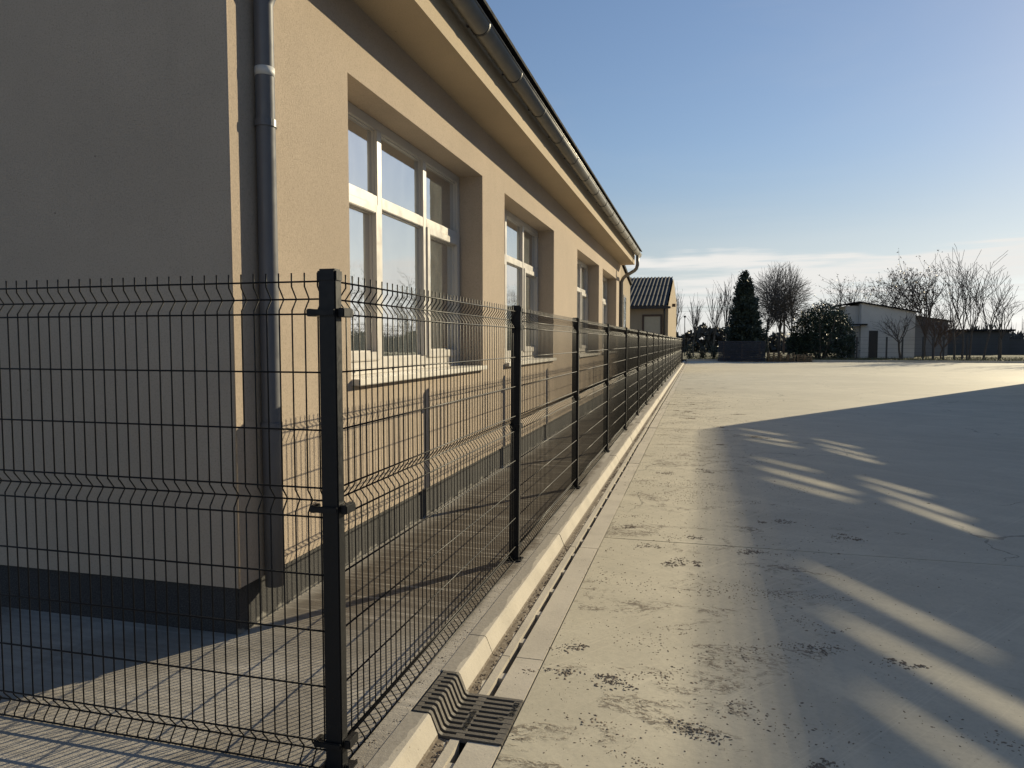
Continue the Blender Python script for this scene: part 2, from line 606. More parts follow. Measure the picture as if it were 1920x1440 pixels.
random.seed(4)
yard = tag(link('concrete_yard', None), kind='structure')
ys = [-40.0, -32.4, -24.8, -17.2, -9.5, -1.85, 5.79, 13.43, 21.05, 28.7, 36.3, 43.9, 51.5, 62.0]
for i in range(len(ys) - 1):
    boxo('slab', 'yard_concrete', yard, (-0.732, 62, ys[i] + 0.004, ys[i + 1] - 0.004, -0.28, YZ), bevel=0.003)
boxo('joint_filler', 'soil', yard, (-0.731, 62, -40, 62.0, -0.27, YZ - 0.012))

# apron between the fence line and the building, carried round the near end
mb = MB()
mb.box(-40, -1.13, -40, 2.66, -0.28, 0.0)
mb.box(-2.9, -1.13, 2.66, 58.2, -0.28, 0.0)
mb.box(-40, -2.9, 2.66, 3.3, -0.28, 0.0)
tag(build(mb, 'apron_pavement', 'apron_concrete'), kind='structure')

# field beyond the yard
mb = MB()
mb.quad((-300, 62.25, 0.03), (300, 62.25, 0.03), (300, 600, 0.03), (-300, 600, 0.03))
mb.quad((-300, 24.95, -0.02), (-2.9, 24.95, -0.02), (-2.9, 62.25, -0.02), (-300, 62.25, -0.02))
tag(build(mb, 'grass_field', 'rough_grass_ground'), kind='structure')
mb = MB()
mb.box(-1.0, 62, 62.02, 62.22, -0.28, 0.06)
tag(build(mb, 'edge_kerb', 'kerb_concrete', bevel=0.01), kind='structure')

# kerb with slot drain: precast units
kerb = tag(link('drain_kerb', None), kind='structure')


def kerb_unit(L):
    mb = MB()
    prof = [(-1.128, -0.28), (-1.128, 0.004), (-1.045, 0.004), (-1.036, -0.004), (-1.001, YZ), (-0.958, YZ - 0.006),
            (-0.950, YZ + 0.002), (-0.912, YZ + 0.002), (-0.918, -0.27), (-0.928, -0.28)]
    mb.prism_y(prof, 0.003, L - 0.003)
    prof2 = [(-0.868, -0.28), (-0.877, YZ + 0.001), (-0.738, YZ + 0.001), (-0.738, -0.28)]
    mb.prism_y(prof2, 0.003, L - 0.003)
    y = 0.20
    while y < L - 0.1:
        mb.box(-0.918, -0.872, y, y + 0.055, -0.15, YZ - 0.010)
        y += 0.405
    mb.box(-0.915, -0.872, 0.003, L - 0.003, -0.279, -0.26)
    return mb.mesh('kerb_unit', 'kerb_concrete')


k2 = kerb_unit(2.015)
y = 3.44
while y < 58:
    ku = link('kerb_unit', k2, kerb, (random.gauss(0, .0025), y, random.gauss(0, .0018)))
    ku.rotation_euler = (random.gauss(0, .0007), 0, random.gauss(0, .0009))
    y += 2.015
link('kerb_unit', kerb_unit(0.42), kerb, (0, 3.02, 0))
link('kerb_unit', k2, kerb, (0, 2.648 - 2.015, 0))
for k in range(2, 20):
    link('kerb_unit', k2, kerb, (0, 2.648 - 2.015 * k, 0))

# ------------------------------------------------------------------ cast-iron inlet grate in the kerb
grate = thing('drain_grate', 'cast iron kerb inlet grate with rows of slots beside near fence post', 'grate', (0, 0, 0))
GY0, GY1 = 2.65, 3.018
nb = 10
bw, gap = 0.0226, 0.0158
pitch = (GY1 - GY0 - bw) / (nb - 1)


def grate_prof(x0, x1, t=0.02):
    pts = [(-1.115, 0.008), (-1.048, 0.008), (-1.036, 0.002), (-1.004, -0.074), (-0.992, -0.083), (-0.736, -0.083)]

    def zat(x):
        for (a, za), (b, zb) in zip(pts, pts[1:]):
            if a - 1e-9 <= x <= b + 1e-9:
                return za + (zb - za) * (x - a) / (b - a)
        return pts[-1][1]
    top = [(x0, zat(x0))] + [p for p in pts if x0 < p[0] < x1] + [(x1, zat(x1))]
    bot = [(x - (0.012 if -1.04 < x < -0.99 else 0), z - t) for x, z in reversed(top)]
    return top + bot


mbar = MB()
mbar.prism_y(grate_prof(-1.115, -0.736), 0, bw)
bar_me = mbar.mesh('bar', 'cast_iron', bevel=0.002)
for i in range(nb):
    link('bar', bar_me, grate, (0, GY0 + i * pitch, 0))
for col_i in range(3):
    mb = MB()
    for i in range(nb - 1):
        a = GY0 + i * pitch + bw - 0.003
        b = GY0 + (i + 1) * pitch + 0.003
        x0, x1 = ((-1.114, -1.092), (-0.938, -0.902), (-0.806 if i == 4 else -0.772, -0.737))[col_i]
        mb.prism_y([(x, z - 0.0012) for x, z in grate_prof(x0, x1)], a, b)
    build(mb, 'cross_rib', 'cast_iron', grate)
mb = MB()
mb.box(-1.126, -0.734, GY0 + 0.001, GY1 - 0.001, -0.29, -0.22)
mb.box(-1.127, -1.117, GY0 + 0.001, GY1 - 0.001, -0.29, -0.01)
build(mb, 'pit', 'pit_black', grate)
mb = MB()
n = 24
for k in range(n):
    a0, a1 = 2 * math.pi * k / n, 2 * math.pi * (k + 1) / n
    if 2 <= k <= 3:
        continue
    c = (-0.790, GY0 + 4 * pitch + bw + gap / 2 + 0.002)
    P = [(c[0] + r * math.cos(a), c[1] + r * math.sin(a), -0.0818) for r, a in ((0.010, a0), (0.0145, a0), (0.0145, a1), (0.010, a1))]
    mb.quad(*P)
mb.quad((-0.792, c[1] - 0.002, -0.0818), (-0.778, c[1] - 0.002, -0.0818), (-0.778, c[1] + 0.002, -0.0818), (-0.792, c[1] + 0.002, -0.0818))
build(mb, 'emblem', 'pit_black', grate)


def text(body, size, parent, loc, rot, mat):
    cu = bpy.data.curves.new('lettering', 'FONT')
    cu.body = body
    cu.size = size
    cu.extrude = 0.0008
    cu.align_x = 'CENTER'
    cu.align_y = 'CENTER'
    cu.materials.append(M[mat])
    tmp = link('lettering_curve', cu)
    me = bpy.data.meshes.new_from_object(tmp.evaluated_get(bpy.context.evaluated_depsgraph_get()))
    bpy.data.objects.remove(tmp)
    o = link('lettering', me, parent, loc)
    o.rotation_euler = rot
    return o


text('Antakerb', 0.042, grate, (-0.920, 2.79, -0.0815), (0, 0, R(90)), 'pit_black')
text('EN1433', 0.036, grate, (-0.754, 2.925, -0.0815), (0, 0, R(90)), 'pit_black')

# ------------------------------------------------------------------ main building
WX, FX = -2.262, -2.52           # wall face, window frame face
BY0, BY1 = 3.115, 21.30
WZ0, WZ1 = 1.245, 3.29
WINS = [(4.365, 7.395), (8.29, 11.29), (13.56, 16.62), (17.28, 20.25)]
bld = thing('school_building', 'long beige rendered building with tall white windows behind the black fence', 'building', (-7, 12, 0))
OFF = Vector((7, -12, 0))


def bpart(mb, name, mat, parent=None, smooth=False, bevel=0.0):
    o = build(mb, name, mat, parent or bld, smooth, bevel)
    if parent is None:
        o.location = OFF
    return o


mb = MB()
ztop = 3.90
PZ = 0.255
ycur = BY0
for a, b in WINS:
    mb.quad((WX, ycur, PZ), (WX, a, PZ), (WX, a, ztop), (WX, ycur, ztop))
    mb.quad((WX, a, PZ), (WX, b, PZ), (WX, b, WZ0), (WX, a, WZ0))
    mb.quad((WX, a, WZ1), (WX, b, WZ1), (WX, b, ztop), (WX, a, ztop))
    X2 = FX - 0.10
    mb.quad((WX, a, WZ0), (X2, a, WZ0), (X2, a, WZ1), (WX, a, WZ1))
    mb.quad((WX, b, WZ0), (X2, b, WZ0), (X2, b, WZ1), (WX, b, WZ1))
    mb.quad((WX, a, WZ1), (X2, a, WZ1), (X2, b, WZ1), (WX, b, WZ1))
    mb.quad((WX, a, WZ0), (X2, a, WZ0), (X2, b, WZ0), (WX, b, WZ0))
    ycur = b
mb.quad((WX, ycur, PZ), (WX, BY1, PZ), (WX, BY1, ztop), (WX, ycur, ztop))
mb.quad((WX, BY0, PZ), (-12, BY0, PZ), (-12, BY0, 6.2), (-7.1, BY0, 6.2), (WX, BY0, ztop))
mb.quad((WX, BY1, PZ), (-12, BY1, PZ), (-12, BY1, 6.2), (-7.1, BY1, 6.2), (WX, BY1, ztop))
mb.quad((WX, BY0, PZ), (WX, BY1, PZ), (-2.3, BY1, PZ), (-2.3, BY0, PZ))
mb.quad((WX, BY0, PZ), (-12, BY0, PZ), (-12, BY0 + .04, PZ), (WX, BY0 + .04, PZ))
bpart(mb, 'wall', 'stucco')
# slim plaster bead at the near corner
mb = MB()
mb.tube([(WX - 0.002, BY0 + 0.002, PZ), (WX - 0.002, BY0 + 0.002, ztop)], 0.006, 8)
bpart(mb, 'corner_bead', 'stucco', smooth=True)
mb = MB()
mb.box(-11.9, WX - 0.023, BY0 + 0.023, BY1 - 0.02, -0.05, PZ + 0.03)
bpart(mb, 'plinth', 'plinth_granulate', bevel=0.006)
# eaves box: soffit and fascia
mb = MB()
SX = -1.862
mb.quad((WX - 0.05, BY0 - 0.05, 3.79), (SX, BY0 - 0.05, 3.79), (SX, BY1 + 0.12, 3.79), (WX - 0.05, BY1 + 0.12, 3.79))
mb.quad((SX, BY0 - 0.05, 3.79), (SX, BY1 + 0.12, 3.79), (SX, BY1 + 0.12, 4.16), (SX, BY0 - 0.05, 4.16))
mb.quad((WX - 0.05, BY1 + 0.12, 3.79), (SX, BY1 + 0.12, 3.79), (SX, BY1 + 0.12, 4.16), (WX - 0.05, BY1 + 0.12, 4.16))
mb.quad((WX - 0.05, BY0 - 0.05, 3.79), (SX, BY0 - 0.05, 3.79), (SX, BY0 - 0.05, 4.16), (WX - 0.05, BY0 - 0.05, 4.16))
bpart(mb, 'eaves_box', 'soffit_render')
# roof
mb = MB()
sl = math.tan(R(22))
prof = [(-1.655, 4.165), (-1.655, 4.195), (-7.1, 4.195 + (7.1 - 1.655) * sl), (-7.1, 4.165 + (7.1 - 1.655) * sl)]
mb.prism_y(prof, BY0 - 0.12, BY1 + 0.22)
prof = [(-7.1, 4.165 + 5.445 * sl), (-7.1, 4.195 + 5.445 * sl), (-12.5, 4.195), (-12.5, 4.165)]
mb.prism_y(prof, BY0 - 0.12, BY1 + 0.22)
roof = bpart(mb, 'roof', 'roof_dark')
# gutter: half-round with rolled lip
mb = MB()
gx, gz, gr = -1.745, 4.075, 0.078
prof = []
for k in range(15):
    a = math.pi * (1 + k / 14)
    prof.append((gx + gr * math.cos(a), gz + gr * math.sin(a)))
prof.append((gx + gr, gz + 0.015))
prof.append((gx + gr - 0.008, gz + 0.015))
for k in range(15):
    a = math.pi * (2 - k / 14)
    prof.append((gx + (gr - 0.004) * math.cos(a), gz + (gr - 0.004) * math.sin(a)))
mb.prism_y(prof, BY0 - 0.10, BY1 + 0.20)
mb.tube([(gx + gr, BY0 - 0.10, gz + 0.012), (gx + gr, BY1 + 0.2, gz + 0.012)], 0.009, 8)
gut = bpart(mb, 'gutter', 'gutter_brown')
for p in gut.data.polygons:
    if len(p.vertices) == 4:
        p.use_smooth = True
mb = MB()
for k in range(15):
    a0, a1 = math.pi * (1 + k / 15), math.pi * (1 + (k + 1) / 15)
    q = lambda a, r: (gx + r * math.cos(a), gz + r * math.sin(a))
    i0, o0, i1, o1 = q(a0, gr + .0005), q(a0, gr + .006), q(a1, gr + .0005), q(a1, gr + .006)
    mb.prism_y([i0, o0, o1, i1], -0.013, 0.013)
mb.box(gx - gr - 0.045, gx - gr + 0.002, -0.013, 0.013, gz - 0.002, gz + 0.006)
br_me = mb.mesh('bracket', 'dark_metal')
yb = 3.5
while yb < 21.4:
    link('bracket', br_me, gut, (0, yb, 0))
    yb += 1.08


def downpipe(py, zend, flip=1):
    mb = MB()
    r = 0.050
    pts = [(gx, py + 0.10 * flip, 4.02), (gx, py + 0.10 * flip, 3.74), (gx - 0.03, py + 0.09 * flip, 3.64), (gx - 0.09, py + 0.07 * flip, 3.58),
           (-2.09, py + 0.02 * flip, 3.44), (-2.16, py, 3.38), (-2.212, py, 3.27), (-2.212, py, 1.2), (-2.212, py, zend)]
    mb.tube(pts, [0.045] + [r] * (len(pts) - 1), 20)
    o = bpart(mb, 'downpipe', 'pipe_grey' if flip == 1 else 'gutter_brown', smooth=True)
    for z in (2.66, 1.07):
        c = MB()
        c.tube([(-2.212, py, z - 0.018), (-2.212, py, z + 0.018)], r + 0.006, 20)
        c.box(-2.27, -2.235, py - 0.012, py + 0.012, z - 0.012, z + 0.012)
        build(c, 'pipe_clip', 'pipe_grey' if flip == 1 else 'gutter_brown', o)
    return o


dp = downpipe(3.354, 0.20)
c = MB()
c.tube([(-2.212, 3.354, 2.90), (-2.212, 3.354, 2.945)], 0.0512, 20)
build(c, 'pipe_tape', 'tape', dp, smooth=True)
downpipe(21.10, 0.2, -1)


# windows
def ring(mb, x0, x1, a, b, z0, z1, w):
    """rectangular frame of width w in the y-z plane between x0 and x1"""
    mb.box(x0, x1, a, a + w, z0, z1)
    mb.box(x0, x1, b - w, b, z0, z1)
    mb.box(x0, x1, a + w, b - w, z0, z0 + w)
    mb.box(x0, x1, a + w, b - w, z1 - w, z1)


for wi, (a, b) in enumerate(WINS):
    mb = MB()
    zb, zt = 1.312, WZ1 - 0.002
    a2, b2 = a + 0.002, b - 0.002
    fw = 0.075
    ring(mb, FX - 0.07, FX, a2, b2, zb, zt, fw)
    wcol = (b2 - a2 - 2 * fw - 2 * 0.085) / 3
    m1 = a2 + fw + wcol
    m2 = m1 + 0.085 + wcol
    for m in (m1, m2):
        mb.box(FX - 0.068, FX + 0.002, m, m + 0.085, zb + fw, zt - fw)
    cols = [(a2 + fw, m1), (m1 + 0.085, m2), (m2 + 0.085, b2 - fw)]
    T0, T1 = 2.600, 2.690
    for c0, c1 in cols:
        mb.box(FX - 0.066, FX + 0.001, c0, c1, T0, T1)
    win = bpart(mb, 'window', 'upvc', bevel=0.004)
    for ci, (c0, c1) in enumerate(cols):
        # glazing bead and pane of the top light
        for (z0, z1, sash) in ((T1, zt - fw, False), (zb + fw, T0, ci != 1)):
            y0, y1 = c0, c1
            if sash:
                s = MB()
                ring(s, FX - 0.045, FX + 0.016, y0 - 0.012, y1 + 0.012, z0 - 0.012, z1 + 0.012, 0.066)
                build(s, 'sash', 'upvc', win, bevel=0.005)
                y0, y1, z0, z1 = y0 + 0.052, y1 - 0.052, z0 + 0.052, z1 - 0.052
            s = MB()
            ring(s, FX - 0.05, FX - 0.022, y0, y1, z0, z1, 0.012)
            build(s, 'glazing_bead', 'upvc', win)
            s = MB()
            s.box(FX - 0.048, FX - 0.042, y0 - 0.004, y1 + 0.004, z0 - 0.004, z1 + 0.004)
            build(s, 'pane', 'dusty_glass', win)
    # low expansion profile under the frame, with drain caps, then the stone sill
    s = MB()
    s.box(FX - 0.06, FX + 0.012, a2 + 0.006, b2 - 0.006, 1.268, 1.311)
    build(s, 'frame_base', 'upvc', win, bevel=0.003)
    s = MB()
    s.box(FX - 0.06, -2.205, a2 + 0.004, b2 - 0.004, 1.222, 1.267)
    build(s, 'sill', 'sill_stone', win, bevel=0.005)
    for k in range(4):
        yy = a + 0.5 + k * (b - a - 0.9) / 3
        s = MB()
        s.box(FX + 0.0125, FX + 0.017, yy, yy + 0.03, 1.284, 1.302)
        build(s, 'drain_cap', 'dark_metal', win)

# lean-to wing at the far end
wing = thing('side_wing', 'low beige lean-to wing past the far end of the long building', 'building', (-5, 23, 0))
mb = MB()
wx = -2.31
mb.quad((wx, 21.31, 0), (wx, 24.9, 0), (wx, 24.9, 3.46), (wx, 21.31, 3.98))
mb.quad((wx, 24.9, 0), (-9, 24.9, 0), (-9, 24.9, 3.46), (wx, 24.9, 3.46))
o = build(mb, 'wall', 'house_render', wing)
o.location = (5, -23, 0)
mb = MB()
mb.quad((wx + 0.06, 21.32, 4.0), (wx + 0.06, 25.0, 3.47), (-9, 25.0, 3.47), (-9, 21.32, 4.0))
mb.quad((wx + 0.06, 21.32, 4.09), (wx + 0.06, 25.0, 3.56), (-9, 25.0, 3.56), (-9, 21.32, 4.09))
mb.quad((wx + 0.06, 21.32, 4.0), (wx + 0.06, 25.0, 3.47), (wx + 0.06, 25.0, 3.56), (wx + 0.06, 21.32, 4.09))
mb.quad((wx + 0.06, 25.0, 3.47), (-9, 25.0, 3.47), (-9, 25.0, 3.56), (wx + 0.06, 25.0, 3.56))
o = build(mb, 'roof', 'roof_dark', wing)
o.location = (5, -23, 0)
mb = MB()
ring(mb, wx - 0.02, wx + 0.012, 22.62, 23.5, 1.6, 3.0, 0.06)
o = build(mb, 'window', 'brown_wood', wing)
o.location = (5, -23, 0)
boxo('pane', 'dusty_glass', o, (wx - 0.01, wx + 0.004, 22.68, 23.44, 1.66, 2.94))

# ------------------------------------------------------------------ neighbouring house with corrugated roof
house = thing('small_house', 'small beige house with black corrugated roof behind the fence', 'house', (-5, 44, 0))
HO = (5, -44, 0)
hx = -1.56
mb = MB()
mb.quad((hx, 38.2, 0), (hx, 52, 0), (hx, 52, 4.3), (hx, 45.6, 5.46), (hx, 38.2, 3.42))
mb.quad((-9, 38.2, 0), (-9, 52, 0), (-9, 52, 4.3), (-9, 45.6, 5.46), (-9, 38.2, 3.42))
mb.quad((hx, 38.2, 0), (-9, 38.2, 0), (-9, 38.2, 3.42), (hx, 38.2, 3.42))
mb.quad((hx, 52, 0), (-9, 52, 0), (-9, 52, 4.3), (hx, 52, 4.3))
o = build(mb, 'wall', 'house_render', house)
o.location = HO


def corrugated(y0, z0, y1, z1, xa, xb, wave=0.215, amp=0.032):
    mb = MB()
    nx = int((xb - xa) / wave * 10)
    d = Vector((0, y1 - y0, z1 - z0)).normalized()
    nrm = Vector((0, -d.z, d.y))
    for lay in (0.0, 0.012):
        i0 = len(mb.v)
        for i in range(nx + 1):
            x = xa + (xb - xa) * i / nx
            h = amp * math.cos(2 * math.pi * (x - xb) / wave) + amp + lay
            mb.v.append((x, y0 + nrm.y * h, z0 + nrm.z * h))
            mb.v.append((x, y1 + nrm.y * h, z1 + nrm.z * h))
        for i in range(nx):
            k = i0 + 2 * i
            mb.f.append((k, k + 2, k + 3, k + 1))
    return mb


nrow = 3
sl_y = [37.85 + (45.75 - 37.85) * i / nrow for i in range(nrow + 1)]
zf = lambda y: 3.36 + (y - 37.85) * (5.50 - 3.36) / (45.75 - 37.85)
for i in range(nrow):
    d = 0.02 * (1 if i % 2 else 0)
    o = build(corrugated(sl_y[i] - (0.12 if i else 0), zf(sl_y[i] - (0.12 if i else 0)) + 0.01 * i + d * 0, sl_y[i + 1], zf(sl_y[i + 1]) + 0.01 * i, -9.3, -1.62),
              'roof_sheet', 'corrugated', house, smooth=True)
    o.location = HO
o = build(corrugated(52.2, 4.33, 45.75, 5.50, -9.3, -1.62), 'roof_sheet', 'corrugated', house, smooth=True)
o.location = HO
mb = MB()
mb.box(-9.3, -1.42, 37.72, 37.86, 3.24, 3.36)
o = build(mb, 'eaves_gutter', 'dark_metal', house, bevel=0.02)
o.location = HO
mb = MB()
mb.tube([(-1.75, 38.05, 3.25), (-1.75, 38.12, 3.0), (-1.75, 38.12, 0.1)], 0.045, 10)
o = build(mb, 'downpipe', 'dark_metal', house, smooth=True)
o.location = HO
mb = MB()
ring(mb, 0, 1, 0, 1, 0, 1, 0.1)
mb = MB()
for bx in ((-2.90, -2.80, 0.9, 2.95), (-1.95, -1.85, 0.9, 2.95)):
    mb.box(bx[0], bx[1], 38.13, 38.22, bx[2], bx[3])
mb.box(-2.80, -1.95, 38.13, 38.22, 2.85, 2.95)
mb.box(-2.80, -1.95, 38.13, 38.22, 0.9, 1.0)
o = build(mb, 'window', 'brown_wood', house, bevel=0.008)
o.location = HO
boxo('blind', 'blind', o, (-2.79, -1.96, 38.16, 38.19, 1.0, 2.85))
o = boxo('rafter_end', 'brown_wood', house, (-1.55, -1.36, 43.5, 43.7, 3.60, 3.78))
o.location = HO

# ------------------------------------------------------------------ hall off to the right that shades the yard
hall = thing('neighbour_hall', 'tall pale hall beyond the right edge that shades the concrete yard', 'building', (20, 12, 0))
HL = (-20, -12, 0)
HX, HY1 = 13.0, 32.8
mb = MB()
mb.box(HX, 30, -14, HY1, -0.2, 6.60)
o = build(mb, 'wall', 'hall_render', hall)
o.location = HL
# added parapet screen, slanting slots shaped to imitate sun streaks reflected by windows
STREAK_SLOTS = [((32.5, 7.89), (29.9, 7.28), .036), ((31.6, 7.885), (28.9, 7.25), .048), ((31.0, 7.885), (28.3, 7.23), .036),
         ((29.7, 7.16), (27.2, 6.69), .034), ((29.2, 7.18), (26.3, 6.69), .036), ((28.5, 7.16), (25.8, 6.71), .040),
         ((29.1, 7.885), (26.3, 7.28), .034), ((28.3, 7.885), (24.8, 7.16), .056), ((27.5, 7.885), (24.5, 7.22), .040),
         ((26.2, 7.15), (23.8, 6.72), .036), ((25.8, 7.17), (22.7, 6.69), .040), ((24.9, 7.14), (22.2, 6.72), .045),
         ((24.2, 7.89), (20.9, 7.27), .038), ((23.2, 7.885), (19.6, 7.18), .048), ((22.2, 7.885), (19.4, 7.34), .036)]
outer = [(-14, 6.601), (HY1, 6.601), (HY1, 7.90), (-14, 7.90)]
loops = [outer]
for (ya, za), (yb_, zb_), t in STREAK_SLOTS:
    p = lambda f, s: (ya + (yb_ - ya) * f, za + (zb_ - za) * f + s * t / 2)
    loops.append([p(0, 0), p(.3, .75), p(.7, 1), p(1, 0), p(.7, -1), p(.3, -.75)])
flat = [q for lp in loops for q in lp]
tris = tessellate_polygon([[Vector((q[0], q[1], 0)) for q in lp] for lp in loops])
mb = MB()
for xx in (HX, HX + 0.02):
    i0 = len(mb.v)
    mb.v += [(xx, q[0], q[1]) for q in flat]
    mb.f += [tuple(i0 + k for k in t) for t in tris]
o = build(mb, 'streak_screen', 'hall_render', hall)
o.location = HL
mb = MB()
mb.box(HX + 0.03, 30, HY1 - 0.06, HY1 - 0.002, 6.605, 7.9)
for k in range(8):  # added slats, thinner towards the top, to soften the hall's shadow edge
    lz = 7.912 + k * 0.052
    lo = boxo('penumbra_slat', 'hall_render', hall, (HX, HX + 0.015, -14, HY1, lz, lz + 0.043 - k * 0.0050))
    lo.location = HL
o = build(mb, 'end_parapet', 'hall_render', hall)
o.location = HL

# ------------------------------------------------------------------ wire-mesh fences
RAILS = [0.005, 0.055, 0.105, 0.305, 0.505, 0.705, 0.91, 0.962, 1.013, 1.215, 1.415, 1.615, 1.668, 1.726]
PEAK = {0.055, 0.962, 1.668}
PW = 2.47
FOLD = 0.03


def rails_mesh():
    mb = MB()
    for z in RAILS:
        n = FOLD if z in PEAK else 0.0
        mb.tube([(0, n - 0.005, z), (PW, n - 0.005, z)], 0.0034, 6)
    return mb.mesh('panel', 'wire_black', smooth=True)


def wire(mb, u):
    pts = [(u, 0, 0.0), (u, 0, 0.016), (u, FOLD, 0.055), (u, 0, 0.094), (u, 0, 0.922), (u, FOLD, 0.962), (u, 0, 1.002),
           (u, 0, 1.628), (u, FOLD, 1.668), (u, 0, 1.71), (u, 0, 1.757)]
    mb.tube(pts, 0.00295, 5)


rails_me = rails_mesh()
mb = MB()
wire(mb, 0)
wire_me = mb.mesh('vertical_wire', 'wire_black', smooth=True)
mb = MB()
for k in range(50):
    wire(mb, 0.01 + k * 0.05)
wires_me = mb.mesh('vertical_wires', 'wire_black', smooth=True)
mb = MB()
mb.box(-0.0325, 0.0325, -0.0225, 0.0225, -0.01, 1.755)
post_me = mb.mesh('post', 'fence_black', bevel=0.004)
mb = MB()
mb.box(-0.036, 0.036, -0.026, 0.026, 1.722, 1.768)
cap_me = mb.mesh('post_cap', 'fence_black', bevel=0.007)
mb = MB()
mb.box(0.033, 0.040, -0.05, 0.05, -0.016, 0.016)
mb.box(-0.036, 0.040, -0.031, -0.023, -0.0155, 0.0155)
mb.box(-0.036, 0.040, 0.023, 0.031, -0.0155, 0.0155)
clamp_me = mb.mesh('clamp', 'fence_black', bevel=0.002)
mb = MB()
mb.box(0.033, 0.058, -0.012, 0.055, -0.016, 0.016)
mb.box(-0.062, 0.033, -0.034, -0.023, -0.011, 0.011)
mb.box(-0.075, -0.055, -0.032, 0.014, -0.013, 0.013)
corner_clamp_me = mb.mesh('clamp', 'fence_black', bevel=0.003)
mb = MB()
mb.box(-0.055, 0.055, -0.05, 0.05, 0.001, 0.010)
for sx in (-.042, .042):
    mb.tube([(sx, 0, 0.008), (sx, 0, 0.024)], 0.008, 6)
plate_me = mb.mesh('base_plate', 'fence_black')

FXL = -1.224
PY0, PP = 2.215, 2.53
fence = thing('wire_mesh_fence', 'long row of black wire mesh panels running beside the building', 'fence', (FXL, PY0, 0))


def add_post(parent, loc, corner=False):
    p = link('post', post_me, parent, loc)
    if not corner:
        p.rotation_euler = (random.gauss(0, .0025), random.gauss(0, .0025), random.gauss(0, .02))
    link('post_cap', cap_me, p)
    for z in (0.10, 0.94, 1.62):
        link('clamp', corner_clamp_me if corner else clamp_me, p, (0, 0, z))
    link('base_plate', plate_me, p)


NP = 23
for i in range(NP):
    add_post(fence, (0, i * PP, 0), i == 0)
    if i < NP - 1:
        p = link('panel', rails_me, fence, (0.012, i * PP + 0.03, 0), R(90))
        if i < 3:
            for k in range(50):
                link('vertical_wire', wire_me, p, (0.01 + k * 0.05, 0, 0))
        else:
            tag(link('vertical_wires', wires_me, p), kind='stuff')
fence2 = thing('wire_mesh_fence', 'black wire mesh panel across the shaded end wall, left of the corner post', 'fence', (FXL - 2.53, PY0, 0))
p = link('panel', rails_me, fence2, (0.03, -0.012, 0), 0)
for k in range(50):
    link('vertical_wire', wire_me, p, (0.01 + k * 0.05, 0, 0))
pp = link('post', post_me, fence2, (0, 0, 0), R(90))
link('post_cap', cap_me, pp)

# ------------------------------------------------------------------ soil crumbs and litter on the concrete
random.seed(11)
mb = MB()


def clod(x, y, z, s, flat=0.6):
    i = len(mb.v)
    a = random.random() * 6.28
    ax, bx = s * random.uniform(.7, 1.6), s * random.uniform(.5, 1.0)
    ca, sa = math.cos(a), math.sin(a)
    n = 5
    for k in range(n):
        t = 6.283 * k / n
        r = random.uniform(.75, 1.2)
        u, w = ax * r * math.cos(t), bx * r * math.sin(t)
        mb.v.append((x + u * ca - w * sa, y + u * sa + w * ca, z))
    mb.v.append((x + random.uniform(-.3, .3) * s, y + random.uniform(-.3, .3) * s, z + s * flat * random.uniform(.7, 1.3)))
    for k in range(n):
        mb.f.append((i + k, i + (k + 1) % n, i + n))


for _ in range(7500):
    x = -0.86 + abs(random.gauss(0, 1.0)) * 1.35
    y = 2.0 + random.random() ** 1.4 * 22
    if 2.6 < y < 3.06 and x < -0.72:
        continue
    s = random.choice((.0018, .002, .0022, .003, .004, .0055)) * (1 + y * .03)
    if random.random() < .03:
        s *= 1.9
    if y < 4.5:
        s *= .75
    clod(x, y, YZ, s)
for _ in range(60):                      # crumbly patches
    cx = -0.6 + abs(random.gauss(0, .8))
    cy = 2.2 + random.random() ** 1.3 * 16
    lx, ly = random.uniform(.04, .22), random.uniform(.02, .07) * (1 + cy * .05)
    an = random.uniform(-.5, .5)
    for _k in range(int(25 + 70 * lx / .22)):
        u, w = random.gauss(0, lx), random.gauss(0, ly)
        x = cx + u * math.cos(an) - w * math.sin(an)
        if x < -0.72:
            continue
        clod(x, cy + u * math.sin(an) + w * math.cos(an), YZ, random.uniform(.002, .008), .4)


def flake(cx, cy, L, W, an):
    i = len(mb.v)
    n = 11
    ca, sa = math.cos(an), math.sin(an)
    for k in range(n):
        t = 6.283 * k / n
        r = random.uniform(.45, 1.25)
        u, w = L * r * math.cos(t), W * r * math.sin(t)
        mb.v.append((cx + u * ca - w * sa, cy + u * sa + w * ca, YZ + .0006))
    mb.v.append((cx, cy, YZ + .003 + W * .10))
    for k in range(n):
        mb.f.append((i + k, i + (k + 1) % n, i + n))


for _ in range(28):                      # dried mud: ragged blots made of many small flakes
    cx = -0.62 + abs(random.gauss(0, .85))
    cy = 2.1 + random.random() ** 1.35 * 17
    grow = 1 + cy * .05
    big = random.random() < .3
    lobes = [(0, 0)]
    for _k in range(random.randint(2, 7 if big else 4)):
        ox, oy = random.choice(lobes)
        lobes.append((ox + random.gauss(0, .055) * grow, oy + random.gauss(0, .035) * grow))
    for ox, oy in lobes:
        rr = random.uniform(.012, .034) * grow
        for _k in range(random.randint(10, 34)):
            x = cx + ox + random.gauss(0, rr)
            y = cy + oy + random.gauss(0, rr * .8)
            if x > -0.86 and not (2.6 < y < 3.06 and x < -0.72):
                L = random.choice((.003, .004, .006, .009)) * grow
                flake(x, y, L, L * random.uniform(.4, .9), random.uniform(0, 3.14))
for _ in range(1500):                    # soil caught at the kerb foot
    y = 1.6 + random.random() ** 1.6 * 24
    if 2.64 < y < 3.03:
        continue
    clod(-0.995 + random.random() ** 1.5 * 0.045, y, YZ - 0.004, random.uniform(.004, .012), .7)
